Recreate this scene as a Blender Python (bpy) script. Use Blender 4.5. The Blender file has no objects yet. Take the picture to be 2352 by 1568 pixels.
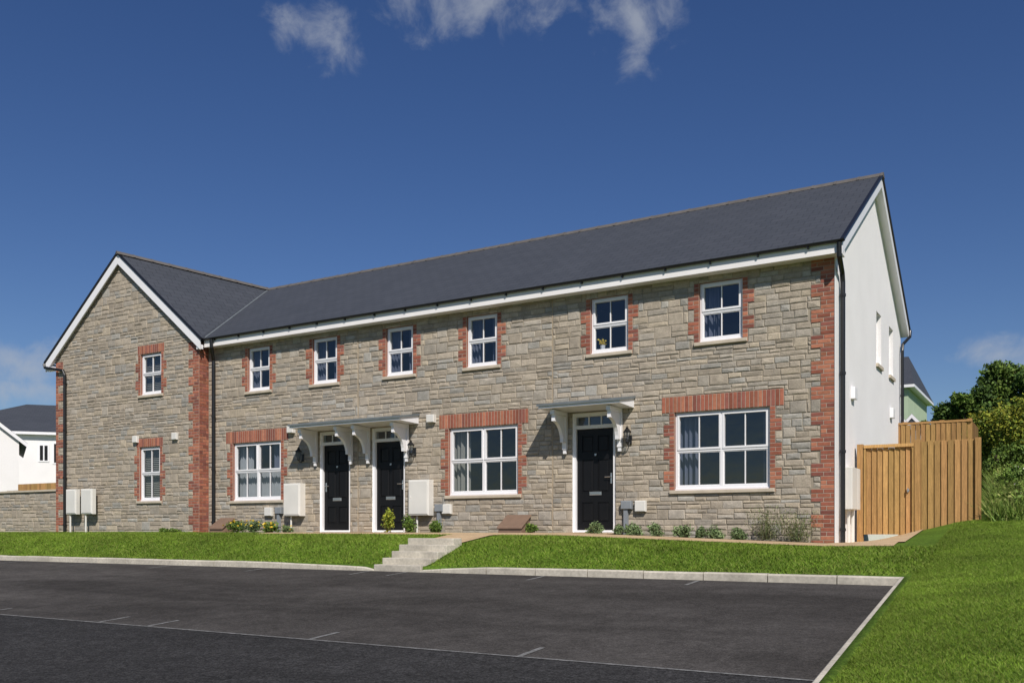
import bpy, math, random
import numpy as np
from mathutils import Vector
R=random.Random(7); NR=np.random.default_rng(5)
scene=bpy.context.scene
scene.view_settings.view_transform='Standard'
COL=bpy.context.collection
# ------------------------------------------------------------------ materials
def new_mat(n):
    m=bpy.data.materials.new(n); m.use_nodes=True
    nt=m.node_tree; return m,nt,nt.nodes['Principled BSDF']
def mat(name,base,rough=.8,ns=3.,na=.15,bs=0.,bd=.004,bscale=60.,attr=False,metal=0.,spec=.5,ns2=None,na2=.1,stretch=None):
    m,nt,b=new_mat(name); N=nt.nodes; L=nt.links
    geo=N.new('ShaderNodeNewGeometry'); pos=geo.outputs['Position']
    if stretch:
        mp=N.new('ShaderNodeMapping'); mp.inputs['Scale'].default_value=stretch; L.new(pos,mp.inputs['Vector']); pos2=mp.outputs[0]
    else: pos2=pos
    def noise(scale,det=4,p=None):
        n=N.new('ShaderNodeTexNoise'); n.inputs['Scale'].default_value=scale; n.inputs['Detail'].default_value=det
        L.new(p or pos2,n.inputs['Vector']); return n.outputs['Fac']
    def rng(f,a,bv):
        r=N.new('ShaderNodeMapRange'); r.inputs[1].default_value=.3; r.inputs[2].default_value=.7
        r.inputs[3].default_value=a; r.inputs[4].default_value=bv; L.new(f,r.inputs[0]); return r.outputs[0]
    fac=rng(noise(ns),1-na,1+na)
    if ns2:
        f2=rng(noise(ns2),1-na2,1+na2); mu=N.new('ShaderNodeMath'); mu.operation='MULTIPLY'
        L.new(fac,mu.inputs[0]); L.new(f2,mu.inputs[1]); fac=mu.outputs[0]
    vm=N.new('ShaderNodeVectorMath'); vm.operation='SCALE'; L.new(fac,vm.inputs['Scale'])
    if attr:
        a=N.new('ShaderNodeAttribute'); a.attribute_name='tint'; L.new(a.outputs['Color'],vm.inputs[0])
    else: vm.inputs[0].default_value=base
    L.new(vm.outputs[0],b.inputs['Base Color'])
    b.inputs['Roughness'].default_value=rough; b.inputs['Metallic'].default_value=metal
    b.inputs['Specular IOR Level'].default_value=spec
    if bs>0:
        bp=N.new('ShaderNodeBump'); bp.inputs['Strength'].default_value=bs; bp.inputs['Distance'].default_value=bd
        L.new(noise(bscale,5,pos),bp.inputs['Height']); L.new(bp.outputs[0],b.inputs['Normal'])
    return m
M={}
M['stone']=mat('rubble_stone',(1,1,1),.95,9,.15,.75,.008,34,attr=True,spec=.2,ns2=60,na2=.16)
M['mortar']=mat('mortar',(.335,.29,.225),.95,4,.12,.5,.006,90,spec=.2)
M['brick']=mat('red_brick',(1,1,1),.9,14,.12,.5,.004,120,attr=True,spec=.2,ns2=90,na2=.1)
M['bmortar']=mat('brick_mortar',(.40,.33,.265),.95,8,.12,.5,.004,90,spec=.2)
M['reveal']=mat('brick_reveal',(.30,.13,.09),.9,30,.25,.5,.004,60,spec=.2)
M['render']=mat('white_render',(.85,.83,.82),.92,1.2,.03,.6,.004,160,spec=.2,ns2=30,na2=.02)
M['upvc']=mat('white_upvc',(.86,.85,.86),.35,2,.02)
M['cream']=mat('painted_fascia',(.89,.86,.84),.5,2,.03)
M['cabinet']=mat('cabinet_plastic',(.74,.72,.67),.45,3,.04)
M['black']=mat('black_plastic',(.012,.012,.013),.35,5,.1)
M['doorblack']=mat('black_door_paint',(.008,.008,.009),.42,5,.1,spec=.3)
M['grey']=mat('grey_plastic',(.24,.26,.28),.5,5,.08)
M['lead']=mat('lead_grey',(.15,.17,.18),.6,6,.15)
M['metal']=mat('brushed_steel',(.6,.6,.6),.3,5,.05,metal=.9)
M['sill']=mat('reconstituted_stone_sill',(.52,.45,.35),.85,6,.1,.4,.003,120)
M['ridge']=mat('ridge_tile',(.11,.10,.093),.85,6,.15,.4,.004,60)
M['concrete']=mat('pale_concrete',(.50,.46,.38),.9,2.2,.2,.5,.004,110,ns2=24,na2=.14)
M['wood']=mat('treated_timber',(1,1,1),.8,5,.22,.4,.004,90,attr=True,stretch=(14,14,.8),ns2=22,na2=.18,spec=.2)
M['brownbox']=mat('brown_plastic',(.20,.13,.09),.6,6,.1,.3,.004,60)
M['room']=mat('dark_room_interior',(.045,.047,.052),.9,1,.05)  # near-black walls: dimness of the rooms behind the glass put into the colour
M['curtg']=mat('grey_curtain',(.15,.16,.21),.9,3,.06)
M['curtw']=mat('white_curtain',(.42,.42,.42),.9,3,.06)
M['curtb']=mat('beige_curtain',(.33,.31,.26),.9,3,.06)
M['leaf']=mat('leaves',(1,1,1),.6,2,.2,attr=True,spec=.2)
M['bark']=mat('bark',(.10,.075,.05),.95,8,.25,.6,.02,25)
M['soil']=mat('bark_mulch',(.18,.125,.085),.95,14,.4,.8,.02,40)
M['path']=mat('tan_paving',(.50,.36,.21),.9,4,.12,.4,.004,120,ns2=60,na2=.12)
M['seal']=mat('sealant',(.42,.34,.24),.9,4,.05)
M['green']=mat('green_render',(.42,.52,.36),.9,2,.04)
M['yellow']=mat('yellow_petals',(.7,.5,.03),.6,5,.1)
M['whitefl']=mat('white_petals',(.75,.75,.7),.6,5,.1)
M['line']=mat('worn_marking',(.17,.17,.165),.9,12,.4,ns2=60,na2=.35)
def asphalt(name,base,patch,grain):
    m,nt,b=new_mat(name); N=nt.nodes; L=nt.links
    geo=N.new('ShaderNodeNewGeometry'); pos=geo.outputs['Position']
    def noise(sc,det,dist=0,st=None):
        v=pos
        if st:
            mp=N.new('ShaderNodeMapping'); mp.inputs['Scale'].default_value=st; mp.inputs['Rotation'].default_value=(0,0,.3); L.new(pos,mp.inputs['Vector']); v=mp.outputs[0]
        n=N.new('ShaderNodeTexNoise'); n.inputs['Scale'].default_value=sc; n.inputs['Detail'].default_value=det; n.inputs['Distortion'].default_value=dist; L.new(v,n.inputs['Vector']); return n.outputs['Fac']
    def rg(f,a,b_,c,d):
        r=N.new('ShaderNodeMapRange'); L.new(f,r.inputs[0])
        for i,v in enumerate((a,b_,c,d)): r.inputs[i+1].default_value=v
        return r.outputs[0]
    def mul(a,b_):
        n=N.new('ShaderNodeMath'); n.operation='MULTIPLY'; L.new(a,n.inputs[0]); L.new(b_,n.inputs[1]); return n.outputs[0]
    f=mul(rg(noise(.35,5,.8,(.5,1.6,1)),.35,.65,1-patch,1+patch),rg(noise(3.5,6,.5),.3,.7,.82,1.18))
    f=mul(f,rg(noise(22,4),.3,.7,1-grain*.7,1+grain*.8))
    f=mul(f,rg(noise(60,2),.3,.75,1-grain,1+grain*1.5))
    vm=N.new('ShaderNodeVectorMath'); vm.operation='SCALE'; vm.inputs[0].default_value=base; L.new(f,vm.inputs['Scale']); L.new(vm.outputs[0],b.inputs['Base Color'])
    b.inputs['Roughness'].default_value=.96; b.inputs['Specular IOR Level'].default_value=.10
    bp=N.new('ShaderNodeBump'); bp.inputs['Strength'].default_value=1.; bp.inputs['Distance'].default_value=.014
    L.new(noise(55,4),bp.inputs['Height']); L.new(bp.outputs[0],b.inputs['Normal']); return m
M['asph']=asphalt('car_park_asphalt',(.064,.0595,.056),.30,.30)
M['road']=asphalt('road_asphalt',(.036,.0355,.036),.14,.5)
M['lawn']=mat('lawn_soil',(.085,.15,.018),.95,1.3,.25,.6,.02,40,spec=.1,ns2=25,na2=.3)
def glass_mat():
    m=bpy.data.materials.new('window_glass'); m.use_nodes=True; nt=m.node_tree; N=nt.nodes; L=nt.links
    N.remove(N['Principled BSDF']); out=N['Material Output']
    t=N.new('ShaderNodeBsdfTransparent'); t.inputs[0].default_value=(.80,.84,.88,1)
    g=N.new('ShaderNodeBsdfGlossy'); g.inputs['Roughness'].default_value=.01
    geo=N.new('ShaderNodeNewGeometry'); no=N.new('ShaderNodeTexNoise'); no.inputs['Scale'].default_value=2.2
    L.new(geo.outputs['Position'],no.inputs['Vector']); bp=N.new('ShaderNodeBump'); bp.inputs['Strength'].default_value=.2; bp.inputs['Distance'].default_value=.03
    L.new(no.outputs['Fac'],bp.inputs['Height']); L.new(bp.outputs[0],g.inputs['Normal'])
    lw=N.new('ShaderNodeLayerWeight'); lw.inputs['Blend'].default_value=.5
    p=N.new('ShaderNodeMath'); p.operation='POWER'; p.inputs[1].default_value=3; L.new(lw.outputs['Facing'],p.inputs[0])
    a=N.new('ShaderNodeMath'); a.operation='MULTIPLY_ADD'; a.inputs[1].default_value=.7; a.inputs[2].default_value=.12; L.new(p.outputs[0],a.inputs[0])
    mx=N.new('ShaderNodeMixShader'); L.new(a.outputs[0],mx.inputs[0]); L.new(t.outputs[0],mx.inputs[1]); L.new(g.outputs[0],mx.inputs[2]); L.new(mx.outputs[0],out.inputs[0])
    return m
M['glass']=glass_mat()
def slate_mat():
    m,nt,b=new_mat('roof_slate'); N=nt.nodes; L=nt.links
    uv=N.new('ShaderNodeUVMap'); br=N.new('ShaderNodeTexBrick')
    L.new(uv.outputs[0],br.inputs['Vector'])
    br.inputs['Scale'].default_value=1; br.inputs['Brick Width'].default_value=.30; br.inputs['Row Height'].default_value=.21
    br.inputs['Mortar Size'].default_value=.006; br.inputs['Bias'].default_value=0
    br.inputs['Color1'].default_value=(.052,.058,.070,1); br.inputs['Color2'].default_value=(.060,.066,.079,1); br.inputs['Mortar'].default_value=(.028,.031,.038,1)
    no=N.new('ShaderNodeTexNoise'); no.inputs['Scale'].default_value=.6; no.inputs['Detail'].default_value=5; L.new(uv.outputs[0],no.inputs['Vector'])
    mr=N.new('ShaderNodeMapRange'); mr.inputs[1].default_value=.3; mr.inputs[2].default_value=.7; mr.inputs[3].default_value=.96; mr.inputs[4].default_value=1.04; L.new(no.outputs['Fac'],mr.inputs[0])
    vm=N.new('ShaderNodeVectorMath'); vm.operation='SCALE'; L.new(br.outputs['Color'],vm.inputs[0]); L.new(mr.outputs[0],vm.inputs['Scale']); L.new(vm.outputs[0],b.inputs['Base Color'])
    b.inputs['Roughness'].default_value=.65; b.inputs['Specular IOR Level'].default_value=.3
    sp=N.new('ShaderNodeSeparateXYZ'); L.new(uv.outputs[0],sp.inputs[0])
    dv=N.new('ShaderNodeMath'); dv.operation='DIVIDE'; dv.inputs[1].default_value=.21; L.new(sp.outputs['Y'],dv.inputs[0])
    fr=N.new('ShaderNodeMath'); fr.operation='FRACT'; L.new(dv.outputs[0],fr.inputs[0])
    iv=N.new('ShaderNodeMath'); iv.operation='SUBTRACT'; iv.inputs[0].default_value=1; L.new(fr.outputs[0],iv.inputs[1])
    s2=N.new('ShaderNodeMath'); s2.operation='SUBTRACT'; L.new(iv.outputs[0],s2.inputs[0]); L.new(br.outputs['Fac'],s2.inputs[1])
    bp=N.new('ShaderNodeBump'); bp.inputs['Strength'].default_value=.5; bp.inputs['Distance'].default_value=.006
    L.new(s2.outputs[0],bp.inputs['Height']); L.new(bp.outputs[0],b.inputs['Normal'])
    return m
M['slate']=slate_mat()
# ------------------------------------------------------------------ mesh builder
ORG={}
def thing(name,loc,label,category,group=None,rz=0):
    o=bpy.data.objects.new(name,None); o.location=loc; o.rotation_euler[2]=rz; o.empty_display_size=.3; COL.objects.link(o)
    o['label']=label; o['category']=category
    if group:o['group']=group
    ORG[o.name]=Vector(loc) if rz==0 else Vector((0,0,0)); return o
class MB:
    def __init__(s): s.v=[];s.f=[];s.m=[];s.c=[];s.uv=[]
    def poly(s,pts,m=0,c=(1,1,1),uv=None):
        i=len(s.v); s.v+= [tuple(p) for p in pts]; s.f.append(tuple(range(i,i+len(pts)))); s.m.append(m); s.c.append(c); s.uv.append(uv)
    def raw(s,vs,fs,m=0,c=(1,1,1)):
        i=len(s.v); s.v+=[tuple(p) for p in vs]
        for f in fs: s.f.append(tuple(i+k for k in f)); s.m.append(m); s.c.append(c); s.uv.append(None)
    def box(s,x0,x1,y0,y1,z0,z1,m=0,c=(1,1,1)):
        if x0>x1:x0,x1=x1,x0
        if y0>y1:y0,y1=y1,y0
        vs=[(x0,y0,z0),(x1,y0,z0),(x1,y1,z0),(x0,y1,z0),(x0,y0,z1),(x1,y0,z1),(x1,y1,z1),(x0,y1,z1)]
        s.raw(vs,[(0,3,2,1),(4,5,6,7),(0,1,5,4),(1,2,6,5),(2,3,7,6),(3,0,4,7)],m,c)
    def bevbox(s,x0,x1,y0,y1,z0,z1,b=.01,m=0,c=(1,1,1)):
        vs=[(x0,y1,z0),(x1,y1,z0),(x1,y1,z1),(x0,y1,z1),(x0,y0+b,z0),(x1,y0+b,z0),(x1,y0+b,z1),(x0,y0+b,z1),(x0+b,y0,z0+b),(x1-b,y0,z0+b),(x1-b,y0,z1-b),(x0+b,y0,z1-b)]
        fs=[(3,2,1,0),(8,9,10,11)]
        for k in range(4):
            n=(k+1)%4; fs+=[(k,n,4+n,4+k),(4+k,4+n,8+n,8+k)]
        s.raw(vs,fs,m,c)
    def frust(s,x,y,z0,z1,r0,r1,n=8,m=0,c=(1,1,1),cap=True):
        vs=[(x+r0*math.cos(2*math.pi*k/n),y+r0*math.sin(2*math.pi*k/n),z0) for k in range(n)]+[(x+r1*math.cos(2*math.pi*k/n),y+r1*math.sin(2*math.pi*k/n),z1) for k in range(n)]
        fs=[(k,(k+1)%n,n+(k+1)%n,n+k) for k in range(n)]
        if cap: fs+=[tuple(range(n-1,-1,-1)),tuple(range(n,2*n))]
        s.raw(vs,fs,m,c)
    def tube(s,pts,r,n=8,m=0,c=(1,1,1),rs=None):
        pts=[Vector(p) for p in pts]; vs=[];fs=[]
        for i,p in enumerate(pts):
            a=pts[max(i-1,0)]; b=pts[min(i+1,len(pts)-1)]; t=(b-a).normalized()
            u=t.orthogonal() if abs(t.x)>.99 or abs(t.z)<.1 else t.cross(Vector((1,0,0)))
            if abs(t.z)<.1: u=t.cross(Vector((0,0,1)))
            u.normalize(); w=t.cross(u); rr=rs[i] if rs else r
            vs+=[tuple(p+rr*(math.cos(2*math.pi*k/n)*u+math.sin(2*math.pi*k/n)*w)) for k in range(n)]
        for i in range(len(pts)-1):
            for k in range(n):
                fs.append((i*n+k,i*n+(k+1)%n,(i+1)*n+(k+1)%n,(i+1)*n+k))
        fs+=[tuple(range(n)),tuple(range((len(pts)-1)*n,len(pts)*n))[::-1]]
        s.raw(vs,fs,m,c)
    def build(s,name,mats,parent=None,bevel=0,smooth=False,label=None,struct=None,stuff=False,cat=None,group=None):
        v=np.array(s.v,dtype=float)
        mn=v.min(0); mx=v.max(0); o0=Vector(((mn[0]+mx[0])/2,(mn[1]+mx[1])/2,mn[2]))
        if struct: o0=Vector((0,0,0))
        me=bpy.data.meshes.new(name)
        me.from_pydata([tuple(p) for p in (v-np.array(o0))],[],s.f)
        for k in mats: me.materials.append(M[k])
        me.polygons.foreach_set('material_index',s.m)
        lt=np.zeros(len(s.f),dtype=np.int32); me.polygons.foreach_get('loop_total',lt)
        ca=np.ones((len(s.f),4)); ca[:,:3]=np.array(s.c)[:,:3]
        at=me.attributes.new('tint','FLOAT_COLOR','CORNER'); at.data.foreach_set('color',np.repeat(ca,lt,axis=0).ravel())
        if any(u is not None for u in s.uv):
            ul=me.uv_layers.new(name='UVMap'); k=0
            for f,u in zip(s.f,s.uv):
                for j in range(len(f)):
                    if u is not None: ul.data[k].uv=u[j]
                    k+=1
        if smooth: me.polygons.foreach_set('use_smooth',[True]*len(s.f))
        me.update()
        o=bpy.data.objects.new(name,me); COL.objects.link(o)
        if parent is not None:
            po=ORG[parent.name]; o.parent=parent; o.location=o0-po
        else: o.location=o0
        ORG[o.name]=o0
        if bevel:
            b=o.modifiers.new('bevel','BEVEL'); b.width=bevel; b.segments=2; b.limit_method='ANGLE'
        if label:o['label']=label
        if struct:o['kind']='structure'
        if stuff:o['kind']='stuff'
        if cat:o['category']=cat
        if group:o['group']=group
        return o
# ------------------------------------------------------------------ 2D helpers
def clip(poly,a,b,c):
    out=[];n=len(poly)
    for i in range(n):
        p=poly[i];q=poly[(i+1)%n]; dp=a*p[0]+b*p[1]-c; dq=a*q[0]+b*q[1]-c
        if dp<=0: out.append(p)
        if (dp<0<dq) or (dq<0<dp):
            t=dp/(dp-dq); out.append((p[0]+t*(q[0]-p[0]),p[1]+t*(q[1]-p[1])))
    return out
def subtract(rects,ex):
    for e in ex:
        nr=[]
        for r in rects:
            x0=max(r[0],e[0]);x1=min(r[1],e[1]);z0=max(r[2],e[2]);z1=min(r[3],e[3])
            if x0>=x1 or z0>=z1: nr.append(r); continue
            if r[0]<x0: nr.append((r[0],x0,r[2],r[3]))
            if x1<r[1]: nr.append((x1,r[1],r[2],r[3]))
            if r[2]<z0: nr.append((x0,x1,r[2],z0))
            if z1<r[3]: nr.append((x0,x1,z1,r[3]))
        rects=nr
        if not rects:break
    return rects
def layout(x0,x1,z0,z1):
    out=[];z=z0
    while z<z1:
        h=R.choice([.11,.15,.18,.21,.24]); h*=R.uniform(.93,1.07); x=x0-R.uniform(0,.3)
        while x<x1:
            t=R.random()
            if h<.14 or t<.30:
                w=R.uniform(.20,.42) if h<.17 else R.uniform(.20,.36); out.append((x,x+w,z,z+h)); x+=w
            else:
                w=R.uniform(.30,.80)
                cuts=[0,.5+R.uniform(-.14,.14),1]
                for a,b in zip(cuts[:-1],cuts[1:]):
                    n=max(1,round(w/R.uniform(.22,.40))); ww=[R.uniform(.7,1.3) for _ in range(n)]; sm=sum(ww); xx=x
                    for q in ww:
                        out.append((xx,xx+q/sm*w,z+a*h,z+b*h)); xx+=q/sm*w
                x+=w
        z+=h
    return [(max(a,x0),min(b,x1),c,min(d,z1)) for a,b,c,d in out if a<x1 and b>x0]
def stone_col():
    t=R.random(); v=R.uniform(.83,1.15)
    if t<.55: c=(.395,.34,.268)
    elif t<.80: c=(.375,.335,.278)
    elif t<.90: c=(.355,.335,.295)
    else: c=(.435,.37,.28)
    return tuple(k*v for k in c)
def brick_col():
    v=R.uniform(.72,1.2); c=R.choice([(.37,.135,.085),(.33,.115,.075),(.41,.165,.10),(.27,.10,.075)])
    return tuple(k*v for k in c)
def stone(mb,poly,Y,mi=0):
    if len(poly)<3: return
    xs=[p[0] for p in poly];zs=[p[1] for p in poly]; w=max(xs)-min(xs);h=max(zs)-min(zs)
    if w<.05 or h<.035: return
    cx=sum(xs)/len(xs);cz=sum(zs)/len(zs)
    j=.006;b=min(.013,h*.2)
    fx=1-2*j/w;fz=1-2*j/h
    base=[(cx+(p[0]-cx)*fx,cz+(p[1]-cz)*fz) for p in poly]
    base=[(p[0]+R.uniform(-.005,.005),p[1]+R.uniform(-.005,.005)) for p in base]
    gx=1-2*(b)/w;gz=1-2*(b)/h
    top=[(cx+(p[0]-cx)*gx+R.uniform(-.006,.006),cz+(p[1]-cz)*gz+R.uniform(-.005,.005)) for p in base]
    d=R.uniform(.005,.016); n=len(poly); c=stone_col()
    vs=[(p[0],Y,p[1]) for p in base]+[(p[0],Y-d*.55,p[1]) for p in base]+[(p[0],Y-d-R.uniform(-.002,.005),p[1]) for p in top]
    vs.append((cx+R.uniform(-.25,.25)*w,Y-d-R.uniform(0,.010),cz+R.uniform(-.25,.25)*h))
    fs=[]
    for k in range(n):
        q=(k+1)%n; fs+=[(k,q,n+q,n+k),(n+k,n+q,2*n+q,2*n+k),(2*n+k,2*n+q,3*n)]
    mb.raw(vs,fs,mi,c)
def bricks(mb,x0,x1,z0,z1,Y,soldier=False,mi=0,d=.016):
    j=.006
    mb.poly([(x0,Y-.012,z0),(x1,Y-.012,z0),(x1,Y-.012,z1),(x0,Y-.012,z1)],1)
    for p,q in(((x0,z0),(x0,z1)),((x1,z1),(x1,z0)),((x0,z1),(x1,z1))): mb.poly([(p[0],Y,p[1]),(p[0],Y-.012,p[1]),(q[0],Y-.012,q[1]),(q[0],Y,q[1])],1)
    if soldier:
        n=max(1,round((x1-x0)/.075)); w=(x1-x0)/n
        for i in range(n): mb.bevbox(x0+i*w+j,x0+(i+1)*w-j,Y-d-R.uniform(0,.003),Y-.005,z0+j,z1-j,.003,mi,brick_col())
        return
    n=max(1,round((z1-z0)/.075)); h=(z1-z0)/n
    for i in range(n):
        cuts=[x0]; off=.215 if (i%2==0) else .105
        x=x0+off
        while x<x1-.05: cuts.append(x); x+=.225
        cuts.append(x1)
        for a,b in zip(cuts[:-1],cuts[1:]):
            mb.bevbox(a+j,b-j,Y-d-R.uniform(0,.003),Y-.005,z0+i*h+j,z0+(i+1)*h-j,.003,mi,brick_col())
def teeth(x,side,z0,z1,a=.10,b=.215,start=0):
    n=max(1,round((z1-z0)/.225)); h=(z1-z0)/n; out=[]
    for i in range(n):
        w=a if (i+start)%2==0 else b
        out.append((x-w,x,z0+i*h,z0+(i+1)*h) if side<0 else (x,x+w,z0+i*h,z0+(i+1)*h))
    return out
# ------------------------------------------------------------------ terrain
def zc(Y): return -.70-.069*(12.6-np.clip(Y,-12,12.6))
def kx(Y): return -1.76+.05*(12.6-np.clip(Y,-12,12.6))
def sm(t): t=np.clip(t,0,1); return t*t*(3-2*t)
SX0,SX1=-10.36,-9.34
def H(X,Y,park=False):
    X=np.asarray(X,float);Y=np.asarray(Y,float)
    za=np.interp(X,[-40,-13,-8,-3.3],[-.11,-.085,-.105,-.265]); zb=np.interp(X,[-40,-13,-8,-3.3],[-.07,-.045,-.05,-.22])
    top=za+(zb-za)*sm((Y-14.9)/.9)
    prof=np.interp(Y-12.72,[0,.15,1.15,2.2],[0,.06,.72,1.])
    left=-.60+(top+.60)*prof
    left=left-.25*((X>SX0-.0)&(X<SX1+.0)&(Y<13.7))
    zk=np.where(Y<12.6,zc(Y)+.11,0)
    r1=np.interp(Y,[12.6,17.5,22,32,60,200],[-.59,.10,.80,2.0,2.6,4.])
    base=np.where(Y<12.6,zk,r1)
    cross=np.clip(X-kx(Y),0,6)*np.interp(Y,[0,12.6,17],[.10,.13,.05])
    right=base+cross
    w=sm((X+3.3)/2.1)
    z=left*(1-w)+right*w
    pk=(Y<12.605)&(X<kx(Y)+.005)
    z=np.where((Y<12.605)&(~pk),right,z)
    z=np.where(pk,zc(Y)-.08,z)
    return z
def sheet(name,xs,ys,off,mk,fn=None,shear=False,label=None):
    xs=np.array(sorted(set(np.round(xs,4))));ys=np.array(sorted(set(np.round(ys,4))))
    gx,gy=np.meshgrid(xs,ys)
    if shear: gx=gx+.05*(12.6-np.clip(gy,-12,12.6))
    gz=(fn or H)(gx,gy)+off
    me=bpy.data.meshes.new(name); nx,ny=len(xs),len(ys)
    idx=np.arange(nx*ny).reshape(ny,nx)
    f=np.stack([idx[:-1,:-1],idx[:-1,1:],idx[1:,1:],idx[1:,:-1]],-1).reshape(-1,4)
    me.from_pydata(np.stack([gx.ravel(),gy.ravel(),gz.ravel()],-1).tolist(),[],f.tolist())
    me.materials.append(M[mk]); me.polygons.foreach_set('use_smooth',[True]*len(f)); me.update()
    o=bpy.data.objects.new(name,me); COL.objects.link(o); o['kind']='structure'; return o
xs=[-500,-250,-120,-80,-60,-48]+list(np.arange(-40,-2,.4))+[SX0-.01,SX0+.03,SX1-.03,SX1+.01]+[-1.76,-1.7,-1.60]+list(np.arange(-1.4,8,.3))+[10,14,20,40,80,200,500]
ys=[-300,-100,-40,-20,-12]+list(np.arange(-10,12.5,.5))+[12.6,12.66,12.72]+list(np.arange(12.9,26,.25))+list(np.arange(27,60,2))+[70,90,120,200,400,700]
sheet('ground',xs,ys,0,'lawn',shear=True)
fz=lambda X,Y: zc(Y)
sheet('car_park',[-60,-50,-40]+list(np.arange(-36,-1.8,1.))+[-1.76],list(np.arange(6.9,12.6,.5))+[12.6],0,'asph',fz,True)
sheet('road',[-60,-50,-40]+list(np.arange(-36,-1.8,1.))+[-1.76],[-12,-8,-4,0,2,4,6,6.9],0,'road',fz,True)
mk=MB()
def mark(x0,x1,y0,y1): mk.poly([(x0,y0,zc(y0)+.005),(x1,y0,zc(y0)+.005),(x1,y1,zc(y1)+.005),(x0,y1,zc(y1)+.005)])
mark(-60,-1.48,6.865,6.90)
for x in (-4.05,-6.5,-9.0,-9.9,-12.4,-14.9): mark(x-.028,x+.028,6.91,7.33)
for x in (-4.4,-6.9,-9.6,-10.4,-12.9,-15.6,-18.2,-20.8): mark(x-.028,x+.028,12.0,12.55)
mk.build('road_marking',['line'],struct=True)
# kerbs
kb=MB()
def khz(x): return float(np.interp(x,[-13.2,-11.0,-10.4,-10.38,-9.32,-9.3,-8.9,-7.9],[.115,.085,.06,-.03,-.03,.045,.07,.115]))
segs=[]; xx=-1.62
while xx>-40: segs.append((xx-.900,xx)); xx-=.915
for a,b in segs:
    n=5; dz=R.uniform(-.004,.004)
    for i in range(n):
        p=a+(b-a)*i/n; q=a+(b-a)*(i+1)/n; h0,h1=khz(p)+dz,khz(q)+dz
        y0,y1=12.6,12.73
        vs=[(p,y0,-.85),(q,y0,-.85),(q,y1,-.85),(p,y1,-.85),(p,y0,-.70+h0-.02),(q,y0,-.70+h1-.02),(q,y0+.02,-.70+h1),(p,y0+.02,-.70+h0),(q,y1,-.70+h1),(p,y1,-.70+h0)]
        kb.raw(vs,[(0,1,5,4),(4,5,6,7),(7,6,8,9),(2,3,9,8),(0,4,7,9,3),(1,2,8,6,5)])
y=12.59
while y>-6:
    y0=y-.900; a0,a1=float(kx(y0)),float(kx(y)); h0,h1=float(zc(y0))+.115,float(zc(y))+.115; W=.16
    vs=[(a0,y0,h0-.3),(a0+W,y0,h0-.3),(a1+W,y,h1-.3),(a1,y,h1-.3),(a0,y0,h0-.02),(a0+.02,y0,h0),(a0+W,y0,h0),(a1+W,y,h1),(a1+.02,y,h1),(a1,y,h1-.02)]
    kb.raw(vs,[(0,4,9,3),(4,5,8,9),(5,6,7,8),(6,1,2,7),(0,1,6,5,4),(3,9,8,7,2)])
    y-=.915
kb.build('kerb',['concrete'],struct=True)
# path
PY=15.12
sheet('path',np.arange(-16.0,-2.1,.2),np.linspace(PY,15.65,6),.02,'path')
sheet('path',np.arange(-3.3,-2.05,.15),np.arange(15.65,18.2,.15),.02,'path')
sheet('path',np.arange(-10.4,-9.3,.1),np.linspace(13.75,PY+.005,14),.021,'path')
for a,b in((-15.2,-12.3),(-8.45,-7.3)): sheet('path',np.linspace(a,b,8),np.linspace(15.65,16.36,5),.024,'path')
sheet('planting_bed',np.arange(-18.8,-3.28,.2),np.arange(15.65,16.31,.11),.012,'soil')
# steps
st=MB(); x0,x1=SX0,SX1
tz=[-.585,-.475,-.36,-.245,-.13]; ty=[12.60,12.86,13.10,13.34,13.58]
for i in range(5):
    ye=ty[i+1]+.06 if i<4 else 13.86
    st.box(x0-.02*(i%2),x1+.02*(i%2),ty[i],ye,tz[i]-.28,tz[i])
st.build('steps',['concrete'],bevel=.012,label='pale concrete steps rising through the grass bank to the path',cat='steps')
# ------------------------------------------------------------------ main building
HOUSE=thing('terraced_house',(-14,20,-.3),'stone terraced houses, slate roof, brick quoins, white gable end','house')
Y0=16.3; YW=16.0; XR=-3.3; XL=-24.9; XJ=-18.85
FF=[(-17.42,-16.67),(-15.26,-14.49),(-13.04,-12.28),(-10.86,-10.09),(-7.93,-7.13),(-5.71,-4.90)]
GF=[(-17.95,-16.29),(-11.32,-9.59),(-6.19,-4.41)]
DR=[(-15.03,-14.10),(-13.44,-12.51),(-8.33,-7.40)]
zf0,zf1=3.47,4.56; zg0,zg1=.76,2.21
ZT=4.70
def wall_openings(wal,Y,openings,x0,x1,z0,z1,ex,tri=None,back=.14):
    X=sorted(set([x0,x1]+[o[0] for o in openings]+[o[1] for o in openings])); Z=sorted(set([z0,z1]+[o[2] for o in openings]+[o[3] for o in openings]))
    for a,b in zip(X[:-1],X[1:]):
        for c,d in zip(Z[:-1],Z[1:]):
            mx,mz=(a+b)/2,(c+d)/2
            if any(o[0]<mx<o[1] and o[2]<mz<o[3] for o in openings): continue
            p=[(a,c),(b,c),(b,d),(a,d)]
            for t in (tri or []): p=clip(p,*t)
            if len(p)>2: wal.poly([(q[0],Y,q[1]) for q in p],1)
    for o in openings:
        a,b,c,d=o[:4]
        wal.poly([(a,Y,c),(a,Y,d),(a,Y+back,d),(a,Y+back,c)],o[4]); wal.poly([(b,Y,d),(b,Y,c),(b,Y+back,c),(b,Y+back,d)],o[4])
        wal.poly([(a,Y,d),(b,Y,d),(b,Y+back,d),(a,Y+back,d)],o[4]); wal.poly([(a,Y,c),(a,Y+back,c),(b,Y+back,c),(b,Y,c)],o[4])
    allex=[o[:4] for o in openings]+ex
    for r in layout(x0,x1,z0,z1):
        for q in subtract([r],allex):
            p=[(q[0],q[2]),(q[1],q[2]),(q[1],q[3]),(q[0],q[3])]
            for t in (tri or []): p=clip(p,*t)
            stone(wal,p,Y,0)
WINS=[]
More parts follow.
